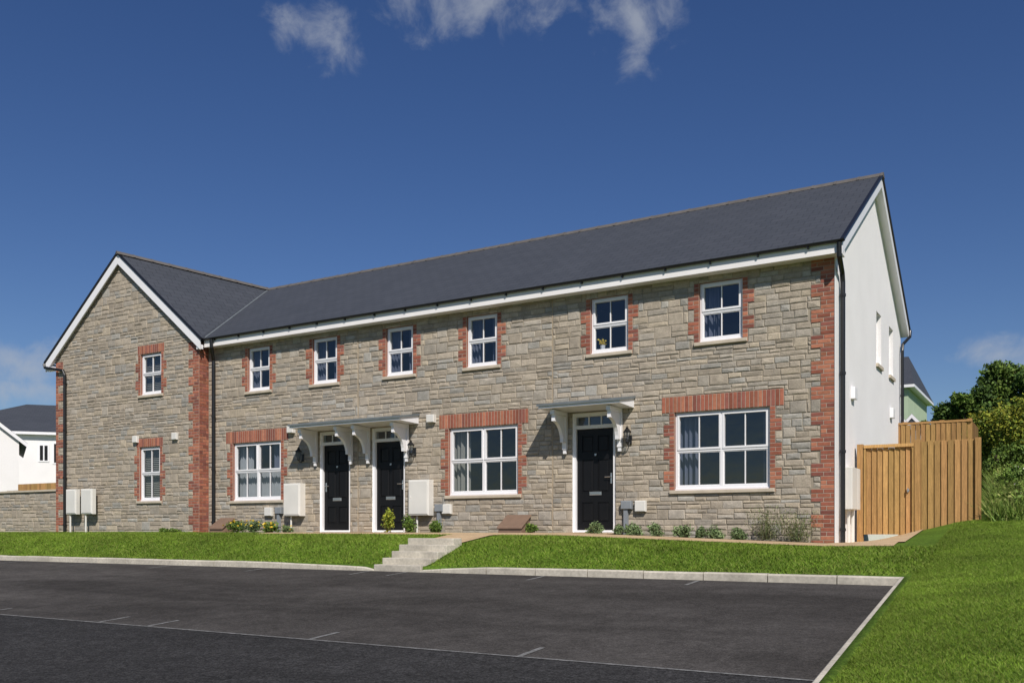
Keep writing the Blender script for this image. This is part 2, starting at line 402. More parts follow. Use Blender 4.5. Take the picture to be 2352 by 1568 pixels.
ct=['g','g','g','g','y','n']
for (a,b),c in zip(FF,ct): WINS.append((a,b,zf0,zf1,Y0,'s',c))
for (a,b),c in zip(GF,['l','b','d']): WINS.append((a,b,zg0,zg1,Y0,'w',c))
WINS.append((-21.14,-20.31,3.62,4.72,YW,'s','v')); WINS.append((-21.19,-20.36,.80,2.24,YW,'t','v'))
def surround_rects(w):
    x0,x1,z0,z1,Y,k,c=w
    tl=teeth(x0,-1,z0-.07,z1,start=0); tr=teeth(x1,1,z0-.07,z1,start=0)
    hd=[]
    if k=='w': hd=[(x0-.25,x1+.25,z1,z1+.30)]
    elif Y==YW: hd=[(x0-.12,x1+.12,z1,z1+.23)]
    return tl,tr,hd
ex=[];exw=[]; SR={}
for w in WINS:
    tl,tr,hd=surround_rects(w); SR[w]=(tl,tr,hd)
    sl=[(w[0]-.10,w[1]+.10,w[2]-.07,w[2]+.005)]
    (exw if w[4]==YW else ex).extend(tl+tr+hd+sl)
q_r=teeth(XR,-1,-.6,ZT,.24,.40); 
q_wr=teeth(XJ,-1,-.5,4.85,.24,.40); q_wl=teeth(XL,1,-.5,4.85,.12,.34)
ex+=q_r; exw+=q_wr+q_wl
for xj in (-13.86,-8.78): ex.append((xj-.008,xj+.008,-1,6))
ops=[(w[0],w[1],w[2],w[3],2) for w in WINS if w[4]==Y0]+[(a,b,-.02,2.33,0) for a,b in DR]
main=MB(); wall_openings(main,Y0,ops,XJ,XR,-.6,ZT,ex)
for xj in (-13.86,-8.78): main.box(xj-.007,xj+.007,Y0-.012,Y0-.001,-.4,ZT-.02,3)
main.build('stone_wall',['stone','mortar','reveal','seal'],HOUSE,label='front wall of coursed rubble stone')
ax,az=-21.95,7.40; pz=.82
tri=[(pz,1,az+pz*ax),(-pz,1,az-pz*ax)]
opw=[(w[0],w[1],w[2],w[3],2) for w in WINS if w[4]==YW]
wg=MB(); wall_openings(wg,YW,opw,XL,XJ,-.5,7.5,exw,tri)
wg.poly([(XJ,YW,-.5),(XJ,Y0+.05,-.5),(XJ,Y0+.05,4.85),(XJ,YW,4.85)],1)
wg.poly([(XL,YW,-.5),(XL,YW,4.95),(XL,23.9,4.95),(XL,23.9,-.5)],1)
wg.build('stone_wall',['stone','mortar','reveal','seal'],HOUSE,label='gabled wing wall of coursed rubble stone')
for nm,rs,Y in (('brick_quoin',q_r,Y0),('brick_quoin',q_wr,YW),('brick_quoin',q_wl,YW)):
    mb=MB()
    for r in rs: bricks(mb,*r,Y)
    if rs is q_wr:
        mb.poly([(XJ+.006,YW-.011,-.5),(XJ+.006,Y0,-.5),(XJ+.006,Y0,4.83),(XJ+.006,YW-.011,4.83)],1)
        for i in range(71):
            z=-.5+i*.075
            cuts=[YW-.014,YW+.1,Y0-.01] if i%2 else [YW-.014,YW+.21,Y0-.01]
            for a,b in zip(cuts[:-1],cuts[1:]):
                mb.box(XJ-.01,XJ+.012,a+.005,b-.005,z+.005,z+.07,0,brick_col())
    mb.build(nm,['brick','bmortar'],HOUSE,label='toothed red brick corner quoin')
# gable end, back
gb=MB()
gy0,gy1=Y0-.0,23.75
gw=[(20.35,20.95,3.5,4.6),(22.0,22.6,3.5,4.6)]
Yc=sorted([gy0-.012,gy1]+[v for g in gw for v in g[:2]]); Zc=[-.6,3.5,4.6,8]
for a,b in zip(Yc[:-1],Yc[1:]):
    for c,d in zip(Zc[:-1],Zc[1:]):
        if any(g[0]<(a+b)/2<g[1] and g[2]<(c+d)/2<g[3] for g in gw): continue
        p=[(a,c),(b,c),(b,d),(a,d)]; p=clip(p,.6,1,7.16+.6*19.95); p=clip(p,-.6,1,7.16-.6*19.95)
        if len(p)>2: gb.poly([(XR+.012,q[0],q[1]) for q in p])
for a,b,c,d in gw:
    X=XR+.012
    gb.poly([(X,a,c),(X-.12,a,c),(X-.12,a,d),(X,a,d)]);gb.poly([(X,b,c),(X,b,d),(X-.12,b,d),(X-.12,b,c)])
    gb.poly([(X,a,d),(X-.12,a,d),(X-.12,b,d),(X,b,d)]);gb.poly([(X,a,c),(X,b,c),(X-.12,b,c),(X-.12,a,c)])
gb.box(XR-.0,XR+.012,Y0-.028,Y0-.012,-.4,ZT)
gb.poly([(XR+.012,gy1,-.6),(XL,gy1,-.6),(XL,gy1,4.9),(XR+.012,gy1,4.9)])
gb.build('rendered_wall',['render'],HOUSE,label='smooth white rendered gable end wall')
for k,(a,b,c,d) in enumerate(gw):
    mb=MB(); X=XR-.09
    for (p,q,r,s) in ((a,a+.06,c,d),(b-.06,b,c,d),(a+.06,b-.06,c,c+.06),(a+.06,b-.06,d-.06,d),(a+.06,b-.06,(c+d)/2-.03,(c+d)/2+.03)):
        mb.box(X-.06,X,p,q,r,s)
    w=mb.build('window',['upvc'],HOUSE,label='small white side window')
    g=MB(); g.poly([(X-.03,a,c),(X-.03,b,c),(X-.03,b,d),(X-.03,a,d)]); g.build('glass',['glass'],w)
    s=MB(); s.box(XR-.1,XR+.06,a-.05,b+.05,c-.07,c-.001); s.build('window_sill',['sill'],w)
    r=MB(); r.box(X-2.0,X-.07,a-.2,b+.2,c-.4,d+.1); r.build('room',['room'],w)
# ------------------------------------------------------------------ windows
def frame_rects(mb,x0,x1,z0,z1,t,y0,y1,m=0):
    mb.box(x0,x0+t,y0,y1,z0,z1,m);mb.box(x1-t,x1,y0,y1,z0,z1,m);mb.box(x0+t,x1-t,y0,y1,z0,z0+t,m);mb.box(x0+t,x1-t,y0,y1,z1-t,z1,m)
def curtain(f,nm,cm,x0,x1,z0,z1,y,amp=.03,wl=.09):
    mb=MB(); n=max(6,int((x1-x0)/.012)); ph=R.uniform(0,6); pr=None
    for i in range(n+1):
        x=x0+(x1-x0)*i/n; yy=y+amp*math.sin(2*math.pi*x/wl+ph)+amp*.5*math.sin(2*math.pi*x/(wl*2.3)+ph*2)
        if pr: mb.poly([(pr[0],pr[1],z0),(x,yy,z0),(x,yy,z1),(pr[0],pr[1],z1)])
        pr=(x,yy)
    mb.build(nm,[cm],f)
for w in WINS:
    x0,x1,z0,z1,Y,k,c=w
    ya,yb=Y+.045,Y+.12
    mb=MB(); frame_rects(mb,x0+.004,x1-.004,z0+.03,z1-.003,.050,ya,yb)
    mb.box(x0+.004,x1-.004,Y+.02,yb,z0,z0+.03)
    cells=[]
    zm=(z0+z1)/2+.01
    if k=='w':
        xm=(x0+x1)/2
        mb.box(xm-.026,xm+.026,ya,yb,z0+.08,z1-.053); 
        for a,b in((x0+.054,xm-.026),(xm+.026,x1-.054)):
            mb.box(a,b,ya,yb,zm-.026,zm+.026)
            cells+=[(a,b,z0+.08,zm-.026,0),(a,b,zm+.026,z1-.053,1)]
    else:
        mb.box(x0+.054,x1-.054,ya,yb,zm-.026,zm+.026)
        cells=[(x0+.054,x1-.054,z0+.08,zm-.026,0),(x0+.054,x1-.054,zm+.026,z1-.053,1)]
    for a,b,cc,d,opn in cells:
        t=.036 if opn else .018
        yo=ya-.014 if opn else ya+.01
        frame_rects(mb,a-.012*opn,b+.012*opn,cc-.012*opn,d+.012*opn,t,yo,yb-.02)
        xm=(a+b)/2; mb.box(xm-.009,xm+.009,ya+.008,ya+.03,cc+t-.012*opn,d-t+.012*opn)
    f=mb.build('window',['upvc'],HOUSE,label='white two-by-two casement window' if k!='w' else 'wide white four-light window')
    g=MB(); g.poly([(x0+.02,ya+.035,z0+.03),(x1-.02,ya+.035,z0+.03),(x1-.02,ya+.035,z1-.02),(x0+.02,ya+.035,z1-.02)]); g.build('glass',['glass'],f)
    s=MB(); s.bevbox(x0-.09,x1+.09,Y-.055,Y+.06,z0-.068,z0-.002,.008); s.build('window_sill',['sill'],f)
    tl,tr,hd=SR[w]
    for grp in (tl,tr):
        b=MB()
        for r in grp: bricks(b,*r,Y)
        b.build('brick_surround',['brick','bmortar'],f)
    if hd:
        b=MB()
        for r in hd: bricks(b,*r,Y,soldier=True)
        b.build('brick_lintel',['brick','bmortar'],f)
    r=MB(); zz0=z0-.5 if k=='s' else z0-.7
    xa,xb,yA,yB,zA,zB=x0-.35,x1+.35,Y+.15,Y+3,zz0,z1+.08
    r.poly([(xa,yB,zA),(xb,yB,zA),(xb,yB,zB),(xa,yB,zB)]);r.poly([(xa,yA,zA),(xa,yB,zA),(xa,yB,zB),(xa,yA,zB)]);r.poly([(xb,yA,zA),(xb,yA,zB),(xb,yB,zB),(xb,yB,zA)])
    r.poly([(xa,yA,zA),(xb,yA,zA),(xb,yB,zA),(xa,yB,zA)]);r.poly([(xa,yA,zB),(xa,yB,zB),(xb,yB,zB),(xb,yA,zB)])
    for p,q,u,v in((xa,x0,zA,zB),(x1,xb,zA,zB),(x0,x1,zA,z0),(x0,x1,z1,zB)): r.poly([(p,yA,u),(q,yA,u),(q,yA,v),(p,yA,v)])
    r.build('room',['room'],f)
    W=x1-x0; yc=Y+.26; cd='curtain'
    if c=='g': curtain(f,cd,'curtg',x0-.05,x0+W*.30,z0-.1,z1,yc); curtain(f,cd,'curtg',x1-W*.38,x1+.05,z0-.1,z1,yc)
    elif c=='y': curtain(f,cd,'curtw',x1-W*.25,x1+.05,z0-.1,z1,yc)
    elif c=='n': curtain(f,cd,'curtg',x0-.05,x0+W*.38,z0-.1,z1,yc)
    elif c=='l': curtain(f,'net_curtain','curtw',x0-.05,x1+.05,z0-.1,zm,yc,.02,.07); curtain(f,cd,'curtw',x0-.05,x0+.26*W,zm,z1,yc); curtain(f,cd,'curtg',x1-.28*W,x1+.05,zm,z1,yc)
    elif c=='b': curtain(f,cd,'curtb',x0-.05,x0+W*.22,z0-.3,z1,yc,.04,.12)
    elif c=='d': curtain(f,cd,'curtg',x0-.05,x0+W*.22,z0-.3,z1,yc,.04,.1);curtain(f,cd,'curtg',x1-W*.10,x1+.05,z0-.3,z1,yc,.04,.1)
    elif c=='v':
        cu=MB(); z=z0+.03
        while z<z1-.02: cu.poly([(x0,yc-.08,z),(x1,yc-.08,z),(x1,yc-.05,z+.03),(x0,yc-.05,z+.03)]); z+=.05
        cu.build('window_blind',['curtb'],f)
    if c=='y':
        fv=MB(); fv.frust(x0+.17,Y+.2,z0+.06,z0+.2,.04,.05,8); fv.build('vase',['upvc'],f)
        fl=MB()
        for i in range(60):
            p=Vector((x0+.17+R.gauss(0,.03),Y+.2+R.gauss(0,.025),z0+.25+R.gauss(0,.035))); u=Vector((R.gauss(0,1),R.gauss(0,1),R.gauss(0,1))).normalized()*.02; v=u.orthogonal()
            fl.poly([p-u,p+v,p+u,p-v],0)
        fl.build('flowers',['yellow'],f)
# ------------------------------------------------------------------ doors
for i,(a,b) in enumerate(DR):
    Y=Y0; mb=MB(); t=.06
    mb.box(a,a+t,Y+.03,Y+.14,-.02,2.33);mb.box(b-t,b,Y+.03,Y+.14,-.02,2.33);mb.box(a+t,b-t,Y+.03,Y+.14,2.26,2.33)
    mb.box(a+t,b-t,Y+.03,Y+.14,2.02,2.09); mb.box(a+t,b-t,Y+.02,Y+.14,-.02,.02)
    for k in (1,2): xm=a+t+(b-a-2*t)*k/3; mb.box(xm-.012,xm+.012,Y+.06,Y+.09,2.09,2.26)
    dr=mb.build('door',['upvc'],HOUSE,label='black panelled front door in white frame')
    lf=MB(); xa,xb=a+t+.003,b-t-.003; yl=Y+.085; w=xb-xa
    cols=[(xa+.10,xa+w/2-.04),(xa+w/2+.04,xb-.10)]; rows=[(.17,.58),(.76,1.42),(1.55,1.90)]
    X=sorted([xa,xb]+[v for c in cols for v in c]); Z=sorted([.025,2.015]+[v for r in rows for v in r])
    for p,q in zip(X[:-1],X[1:]):
        for u,v in zip(Z[:-1],Z[1:]):
            if (p,q) in cols and (u,v) in rows:
                lf.box(p,q,yl+.012,yl+.04,u,v); lf.bevbox(p+.03,q-.03,yl+.0,yl+.013,u+.03,v-.03,.01)
                for (g,h,e,k2) in((p,p+.012,u,v),(q-.012,q,u,v)): lf.box(g,h,yl-.004,yl+.012,e,k2)
                for (e,k2) in((u,u+.012),(v-.012,v)): lf.box(p+.012,q-.012,yl-.004,yl+.012,e,k2)
            else: lf.box(p,q,yl,yl+.04,u,v)
    lf.build('door_leaf',['doorblack'],dr)
    hb=MB(); hx=xb-.06 ; 
    if i==0: hx=xa+.06
    hb.bevbox(hx-.018,hx+.018,yl-.012,yl-.001,.93,1.14,.004); s=-1 if i else 1
    hb.tube([(hx,yl-.01,1.06),(hx,yl-.05,1.06),(hx+s*.12,yl-.05,1.06)],.009,6); hb.build('door_handle',['metal'],dr)
    lb=MB(); cxm=(xa+xb)/2; lb.bevbox(cxm-.13,cxm+.13,yl-.016,yl-.001,.71,.78,.006); lb.bevbox(cxm-.105,cxm+.105,yl-.022,yl-.016,.725,.765,.003); lb.build('letter_box',['metal'],dr)
    kn=MB(); kn.frust(cxm,yl-.01,1.485,1.50,.02,.02,10); kn.bevbox(cxm-.022,cxm+.022,yl-.012,yl-.001,1.50,1.53,.004); kn.build('door_knocker',['metal'],dr)
    g=MB(); g.poly([(a+t,Y+.08,2.09),(b-t,Y+.08,2.09),(b-t,Y+.08,2.26),(a+t,Y+.08,2.26)]); g.poly([(a+t,Y+.14,2.05),(b-t,Y+.14,2.05),(b-t,Y+.14,2.3),(a+t,Y+.14,2.3)],1); g.build('fanlight_glass',['glass','room'],dr)  # second sheet: dark backing painted in place of the dim hall
# ------------------------------------------------------------------ canopies
def bracket(mb,x,Y,zt):
    h=.045
    mb.box(x-h,x+h,Y-.10,Y-.03,zt-.74,zt); mb.box(x-h,x+h,Y-.60,Y-.10,zt-.085,zt)
    n=8
    cy,cz=Y-.56,zt-.60
    pr=None
    for i in range(n+1):
        a=math.pi/2*i/n
        o=(cy+.49*math.cos(a),cz+.54*math.sin(a)); inn=(cy+.36*math.cos(a),cz+.385*math.sin(a))
        if pr:
            (po,pi)=pr
            vs=[(x-h*.8,po[0],po[1]),(x+h*.8,po[0],po[1]),(x+h*.8,o[0],o[1]),(x-h*.8,o[0],o[1]),(x-h*.8,pi[0],pi[1]),(x+h*.8,pi[0],pi[1]),(x+h*.8,inn[0],inn[1]),(x-h*.8,inn[0],inn[1])]
            mb.raw(vs,[(0,1,2,3),(4,7,6,5),(0,4,5,1),(3,2,6,7),(1,5,6,2),(0,3,7,4)])
        pr=(o,inn)
    # solid spandrel between brace and wall post
    mb.raw([(x-.02,Y-.10,zt-.085),(x-.02,Y-.10,zt-.45),(x-.02,Y-.40,zt-.085),(x+.02,Y-.10,zt-.085),(x+.02,Y-.10,zt-.45),(x+.02,Y-.40,zt-.085)],[(0,1,2),(5,4,3),(0,3,4,1),(1,4,5,2),(2,5,3,0)])
    mb.box(x-h*.7,x+h*.7,Y-.085,Y-.035,zt-.82,zt-.74)
for a,b,br in ((-15.33,-12.12,[-15.12,-14.03,-13.52,-12.42]),(-8.72,-7.0,[-8.47,-7.28])):
    mb=MB(); zt=2.36
    y0,y1=Y0-.70,Y0-.02
    mb.raw([(a,y0,zt+.02),(b,y0,zt+.02),(b,y1,zt),(a,y1,zt),(a,y0,zt+.07),(b,y0,zt+.07),(b,y1,zt+.20),(a,y1,zt+.20)],[(0,3,2,1),(0,1,5,4),(1,2,6,5),(2,3,7,6),(3,0,4,7)],0)
    o=.03
    mb.raw([(a-o,y0-o,zt+.062),(b+o,y0-o,zt+.062),(b+o,y1,zt+.18),(a-o,y1,zt+.18),(a-o,y0-o,zt+.105),(b+o,y0-o,zt+.105),(b+o,y1,zt+.225),(a-o,y1,zt+.225)],[(0,3,2,1),(0,1,5,4),(1,2,6,5),(2,3,7,6),(3,0,4,7),(4,5,6,7)],1)
    hood=mb.build('door_canopy',['upvc','lead'],HOUSE,label='flat grey lead-topped canopy on white brackets')
    for x in br:
        k=MB(); bracket(k,x,Y0,zt-.002); k.build('canopy_bracket',['upvc'],hood)
# ------------------------------------------------------------------ lanterns, boxes, vents
def lantern(x):
    z=1.64; mb=MB(); y=Y0-.17
    mb.bevbox(x-.035,x+.035,Y0-.045,Y0-.02,z+.02,z+.20,.008)
    mb.tube([(x,Y0-.04,z+.06),(x,Y0-.08,z+.0),(x,Y0-.13,z-.0),(x,y,z+.04)],.011,6)
    mb.frust(x,y,z+.03,z+.06,.02,.035,6); 
    for k in range(6):
        an=2*math.pi*k/6; mb.tube([(x+.035*math.cos(an),y+.035*math.sin(an),z+.06),(x+.068*math.cos(an),y+.068*math.sin(an),z+.24)],.006,4)
    mb.frust(x,y,z+.24,z+.255,.085,.085,6); mb.frust(x,y,z+.255,z+.315,.08,.03,6); mb.frust(x,y,z+.315,z+.335,.02,.035,6); mb.frust(x,y,z+.335,z+.375,.014,.003,6)
    l=mb.build('wall_lantern',['black'],HOUSE,label='black carriage-style wall lantern')
    g=MB(); g.frust(x,y,z+.062,z+.238,.03,.06,6); g.build('lamp_glass',['glass'],l)
for x in(-15.55,-12.22,-7.08): lantern(x)
def cab(name,x0,x1,z0,z1,Y,d=.2,mk='cabinet',parent=HOUSE,label=None,legs=None,**kw):
    mb=MB(); mb.bevbox(x0,x1,Y-d,Y-.015,z0,z1,.012)
    if x1-x0>.35:
        mb.bevbox(x0+.03,x1-.03,Y-d-.012,Y-d,z0+.03,z1-.03,.008); mb.frust((x0+.07),Y-d-.012,(z0+z1)/2,(z0+z1)/2+.03,.01,.01,6)
    if legs:
        for lx in legs: mb.tube([(lx,Y-d*.5,z0+.02),(lx,Y-d*.5,-.2)],.022,8)
    return mb.build(name,[mk],parent,label=label,**kw)
cab('meter_box',-16.02,-15.48,.36,1.14,Y0,.2,legs=[-15.86],label='tall white wall-mounted meter box')
cab('meter_box',-12.27,-11.72,.34,1.12,Y0,.2,legs=[-12.1],label='tall white wall-mounted meter box')
for a,b in((-16.77,-16.53),(-11.45,-11.22),(-6.96,-6.74)): cab('junction_box',a,b,.37,.58,Y0,.1,label='small white wall box')
for a in (-16.40,-11.63,-7.24):
    mb=MB(); mb.bevbox(a,a+.22,Y0-.12,Y0-.02,.42,.58,.01); mb.box(a+.05,a+.13,Y0-.09,Y0-.02,-.1,.42); mb.build('electric_meter_cover',['grey'],HOUSE,label='grey plastic cable cover')
for a in(-16.0,-11.85): cab('vent_cover',a,a+.2,2.36,2.53,Y0,.12,label='white alarm box')
for a in(-21.40,-19.82): cab('vent_cover',a,a+.19,2.37,2.55,YW,.09,label='white alarm box')
mb=MB(); mb.box(XR+.012,XR+.2,16.75,17.25,.38,1.12); mb.box(XR+.012,XR+.2,17.27,17.5,.38,1.12); mb.tube([(XR+.1,16.95,.4),(XR+.1,16.95,-.2)],.03); mb.tube([(XR+.1,17.3,.4),(XR+.1,17.3,-.2)],.03)
mb.build('meter_box',['cabinet'],HOUSE,bevel=.01,label='white meter cabinet on the gable wall')
for y,z in((17.6,2.42),(22.1,2.55)):
    mb=MB(); mb.box(XR+.012,XR+.09,y,y+.25,z,z+.22); mb.build('vent_cover',['upvc'],HOUSE,bevel=.01,label='white square wall vent')
# ------------------------------------------------------------------ roof
D=Vector((-20.43,19.95,7.27)); A=Vector((-21.95,15.85,7.55))
eF=15.99; zE=4.89
def plane(mb,pts,m=0):
    pts=[Vector(p) for p in pts]; n=(pts[1]-pts[0]).cross(pts[2]-pts[0]).normalized()
    if n.z<0: pts=pts[::-1]; n=-n
    u=Vector((0,0,1)).cross(n).normalized(); v=n.cross(u)
    mb.poly(pts,m,uv=[(p.dot(u),p.dot(v)) for p in pts])
rf=MB(); XV=-3.10
plane(rf,[(-18.66,eF,zE),(XV,eF,zE),(XV,19.95,7.27),D])
plane(rf,[D,(XV,19.95,7.27),(XV,23.9,zE),(-25.17,23.9,zE)])
Bf=Vector((-18.66,15.85,zE))
plane(rf,[A,Bf,D]); plane(rf,[Bf,(-18.66,eF,zE),D])
plane(rf,[A,D,(-25.24,23.9,zE)]); plane(rf,[A,(-25.24,23.9,zE),(-25.24,15.85,zE)])
def edge(p,q,h=.03,m=1):
    p=Vector(p);q=Vector(q); rf.poly([p,q,q-Vector((0,0,h)),p-Vector((0,0,h))],m)
edge((-18.6,eF,zE),(XV,eF,zE)); 
ROOF=rf.build('roof',['slate','black'],HOUSE,label='dark grey slate roof')
def board(mb,p,q,nrm,drop,th,m=0,top=0.):
    p=Vector(p)-Vector((0,0,top));q=Vector(q)-Vector((0,0,top));n=Vector(nrm)*th;d=Vector((0,0,drop))
    vs=[p,q,q-d,p-d,p+n,q+n,q+n-d,p+n-d]
    mb.raw(vs,[(0,3,2,1),(4,5,6,7),(0,1,5,4),(3,7,6,2),(0,4,7,3),(1,2,6,5)],m)
vg=MB()
board(vg,(-25.26,15.84,zE-.01),(-21.95,15.84,7.555),(0,1,0),.05,.06,0,-.012); board(vg,(-21.95,15.84,7.555),(-18.64,15.84,zE-.01),(0,1,0),.05,.06,0,-.012)
vg.build('verge_trim',['black'],ROOF)
vg=MB()
board(vg,(XV+.012,eF-.02,zE-.01),(XV+.012,19.95,7.275),(-1,0,0),.05,.06,0,-.012); board(vg,(XV+.012,19.95,7.275),(XV+.012,23.92,zE-.01),(-1,0,0),.05,.06,0,-.012)
vg.build('verge_trim',['black'],ROOF)
bb=MB()
board(bb,(-25.22,15.87,zE),(-21.95,15.87,7.54),(0,1,0),.25,.025,0,.045); board(bb,(-21.95,15.87,7.54),(-18.68,15.87,zE),(0,1,0),.25,.025,0,.045)
bb.poly([(-25.2,15.89,zE-.2),(-21.95,15.89,7.36),(-21.95,16.02,7.36),(-25.2,16.02,zE-.2)]);bb.poly([(-21.95,15.89,7.36),(-18.7,15.89,zE-.2),(-18.7,16.02,zE-.2),(-21.95,16.02,7.36)])
bb.box(-25.2,-24.9,15.88,16.0,zE-.27,zE-.16); bb.box(-18.84,-18.7,15.895,15.99,zE-.27,zE-.16)
bb.build('bargeboard',['upvc'],ROOF,label='white bargeboards of the stone gable')
bb=MB()
board(bb,(XV-.02,eF+.02,zE),(XV-.02,19.95,7.26),(-1,0,0),.20,.025,0,.045); board(bb,(XV-.02,19.95,7.26),(XV-.02,23.88,zE),(-1,0,0),.20,.025,0,.045)
bb.poly([(XV-.04,eF+.02,zE-.22),(XV-.04,19.95,7.05),(XR,19.95,7.05),(XR,eF+.02,zE-.22)]);bb.poly([(XV-.04,19.95,7.05),(XV-.04,23.88,zE-.22),(XR,23.88,zE-.22),(XR,19.95,7.05)])
bb.build('bargeboard',['upvc'],ROOF,label='white bargeboards of the rendered gable')
fa=MB(); fa.box(-18.7,XR+.14,eF+.035,eF+.06,4.67,4.87); fa.box(-18.7,XR+.012,eF+.06,Y0+.02,4.675,4.697); fa.box(XR+.0121,XR+.16,eF+.061,Y0+.02,4.66,4.78)
fa.build('fascia',['cream'],ROOF,label='cream painted eaves board')
def gutter(p,q,r=.040):
    g=MB(); p=Vector(p);q=Vector(q); t=(q-p).normalized(); s=t.cross(Vector((0,0,1)))
    n=8; vs=[]
    for e in(p,q):
        for k in range(n+1):
            a=math.pi*k/n; vs.append(e+s*r*math.cos(a)-Vector((0,0,1))*r*math.sin(a))
    fs=[(k,k+1,n+2+k,n+1+k) for k in range(n)]+[tuple(range(n+1)),tuple(range(n+1,2*n+2))]
    g.raw(vs,fs); return g
g=gutter((-18.75,eF-.008,4.875),(XV+.02,eF-.008,4.875))
x=-18.3
while x<XV: g.box(x-.014,x+.014,eF-.02,eF+.035,4.80,4.85); x+=.86
g.build('gutter',['black'],ROOF)
g=gutter((-25.27,15.86,4.86),(-25.27,23.9,4.86)); g.build('gutter',['black'],ROOF)
g=gutter((-18.8,23.95,4.86),(XV+.02,23.95,4.86)); g.build('gutter',['black'],ROOF)
def ridge(p,q):
    mb=MB(); p=Vector(p);q=Vector(q);L=(q-p).length; t=(q-p).normalized(); s=t.cross(Vector((0,0,1))).normalized(); n=max(1,int(L/.45))
    for i in range(n):
        a=p+t*(L*i/n); b=p+t*(L*(i+1)/n-.004)
        for off,(e0,e1) in ((0,(a,b)),(.007,(b-t*.05,b+t*.003))):
            vs=[]
            for e in(e0,e1):
                for (u,v) in((.12,-.075),(.085,-.015),(.0,.030),(-.085,-.015),(-.12,-.075)):
                    vs.append(e+s*u*(1+off*6)+Vector((0,0,v+off)))
            mb.raw(vs,[(k,k+1,6+k,5+k) for k in range(4)]+[(0,1,2,3,4),(5,6,7,8,9)])
    return mb.build('ridge_tiles',['ridge'],ROOF)
ridge(D+Vector((.0,0,.01)),(XV+.02,19.95,7.28)); ridge((-21.95,15.83,7.56),D+Vector((0,-.05,.01)))
vl=MB(); vdir=(D-Vector((-18.66,eF,zE)))
vl.tube([Vector((-18.66,eF,zE))+vdir*.01,D],.022,6); vl.build('roof_valley',['lead'],ROOF)
def pipe(pts,lab='black downpipe',r=.036):
    mb=MB(); mb.tube(pts,r,10)
    z=pts[-1][2]+.3; x,y=pts[-1][:2]
    while z<pts[-2][2]: mb.frust(x,y,z,z+.05,r+.011,r+.011,10); z+=1.35
    mb.build('downpipe',['black'],HOUSE,label=lab)
pipe([(-18.38,eF-.02,4.83),(-18.38,eF-.01,4.64),(-18.56,Y0-.10,4.36),(-18.56,Y0-.10,4.22),(-18.56,Y0-.10,-.1)],r=.045)
pipe([(-25.25,15.85,4.82),(-25.2,15.84,4.72),(-24.45,YW-.08,4.58),(-24.38,YW-.08,4.45),(-24.38,YW-.08,-.15)],r=.042)
pipe([(XR+.13,eF,4.83),(XR+.13,eF+.01,4.62),(XR+.08,16.5,4.45),(XR+.08,16.55,4.3),(XR+.08,16.55,-.3)],r=.042)
pipe([(XV,23.95,4.83),(XV,23.9,4.68),(XR+.08,23.6,4.45),(XR+.08,23.55,4.3),(XR+.08,23.55,.2)])
# ------------------------------------------------------------------ cabinets on posts, brown boxes
for a,b,lx in((-24.02,-23.56,-23.9),(-23.34,-22.84,-23.2)):
    mb=MB(); mb.bevbox(a,b,15.72,15.84,.47,1.17,.012); mb.bevbox(a+.03,b-.03,15.708,15.72,.50,1.14,.008); mb.tube([(lx,15.78,.48),(lx,15.78,-.15)],.024,8)
    mb.build('utility_cabinet',['cabinet'],label='white utility cabinet on a post beside the stone gable',cat='cabinet',group='white utility cabinets')
for x0,x1 in((-9.82,-9.25),(-18.35,-17.85)):
    mb=MB(); y0,y1=15.85,16.25; zb=-.12
    vs=[(x0,y0,zb),(x1,y0,zb),(x1,y1,zb),(x0,y1,zb),(x0+.02,y0+.02,zb+.17),(x1-.02,y0+.02,zb+.17),(x1-.02,y1-.05,zb+.42),(x0+.02,y1-.05,zb+.42)]
    mb.raw(vs,[(0,3,2,1),(0,1,5,4),(1,2,6,5),(2,3,7,6),(3,0,4,7)])
    vs=[(x0-.01,y0-.01,zb+.165),(x1+.01,y0-.01,zb+.165),(x1+.01,y1,zb+.43),(x0-.01,y1,zb+.43)]
    mb.raw(vs+[(a,b,c+.03) for a,b,c in vs],[(0,1,5,4),(1,2,6,5),(2,3,7,6),(3,0,4,7),(4,5,6,7)])
    mb.build('gas_meter_box',['brownbox'],bevel=.01,label='brown plastic gas meter box with sloping lid by the wall',cat='meter box',group='ground meter boxes')
# ------------------------------------------------------------------ boundary wall
bw=MB()
for r in layout(-40,-25.0,-.25,1.17): stone(bw,[(r[0],r[2]),(r[1],r[2]),(r[1],r[3]),(r[0],r[3])],16.35,0)
bw.box(-40,-24.92,16.35,16.6,-.5,1.17,1)
BWo=bw.build('stone_wall',['stone','mortar'],label='low stone boundary wall beside the gabled wing',cat='wall')
cp=MB()
xx=-40
while xx<-24.95: cp.box(xx,min(xx+.89,-24.92),16.29,16.66,1.172,1.23); xx+=.9
cp.build('coping',['sill'],BWo,bevel=.008)
# ------------------------------------------------------------------ fences and gate
def wcol(k=1.): 
    v=R.uniform(.75,1.12)*k; return (.455*v,.265*v*R.uniform(.94,1.06),.100*v)
def boards(mb,x0,x1,y,z0f,z1,w=.1,k=1.):
    n=round((x1-x0)/w); w=(x1-x0)/n
    for i in range(n):
        a=x0+i*w; z0=z0f(a); dz=R.uniform(-.006,.006); e=a+w-.009
        mb.raw([(a,y-.03,z0),(e,y-.006,z0),(e,y+.01,z0),(a,y+.01,z0),(a,y-.03,z1+dz),(e,y-.006,z1+dz),(e,y+.01,z1+dz),(a,y+.01,z1+dz)],[(0,1,5,4),(1,2,6,5),(2,3,7,6),(3,0,4,7),(4,5,6,7)],0,wcol(k))
gt=MB(); boards(gt,-3.08,-2.30,18.0,lambda x:-.06,1.53,.10,1.0)
gt.box(-3.08,-2.30,18.012,18.05,-.06,1.5,0,wcol(.35))
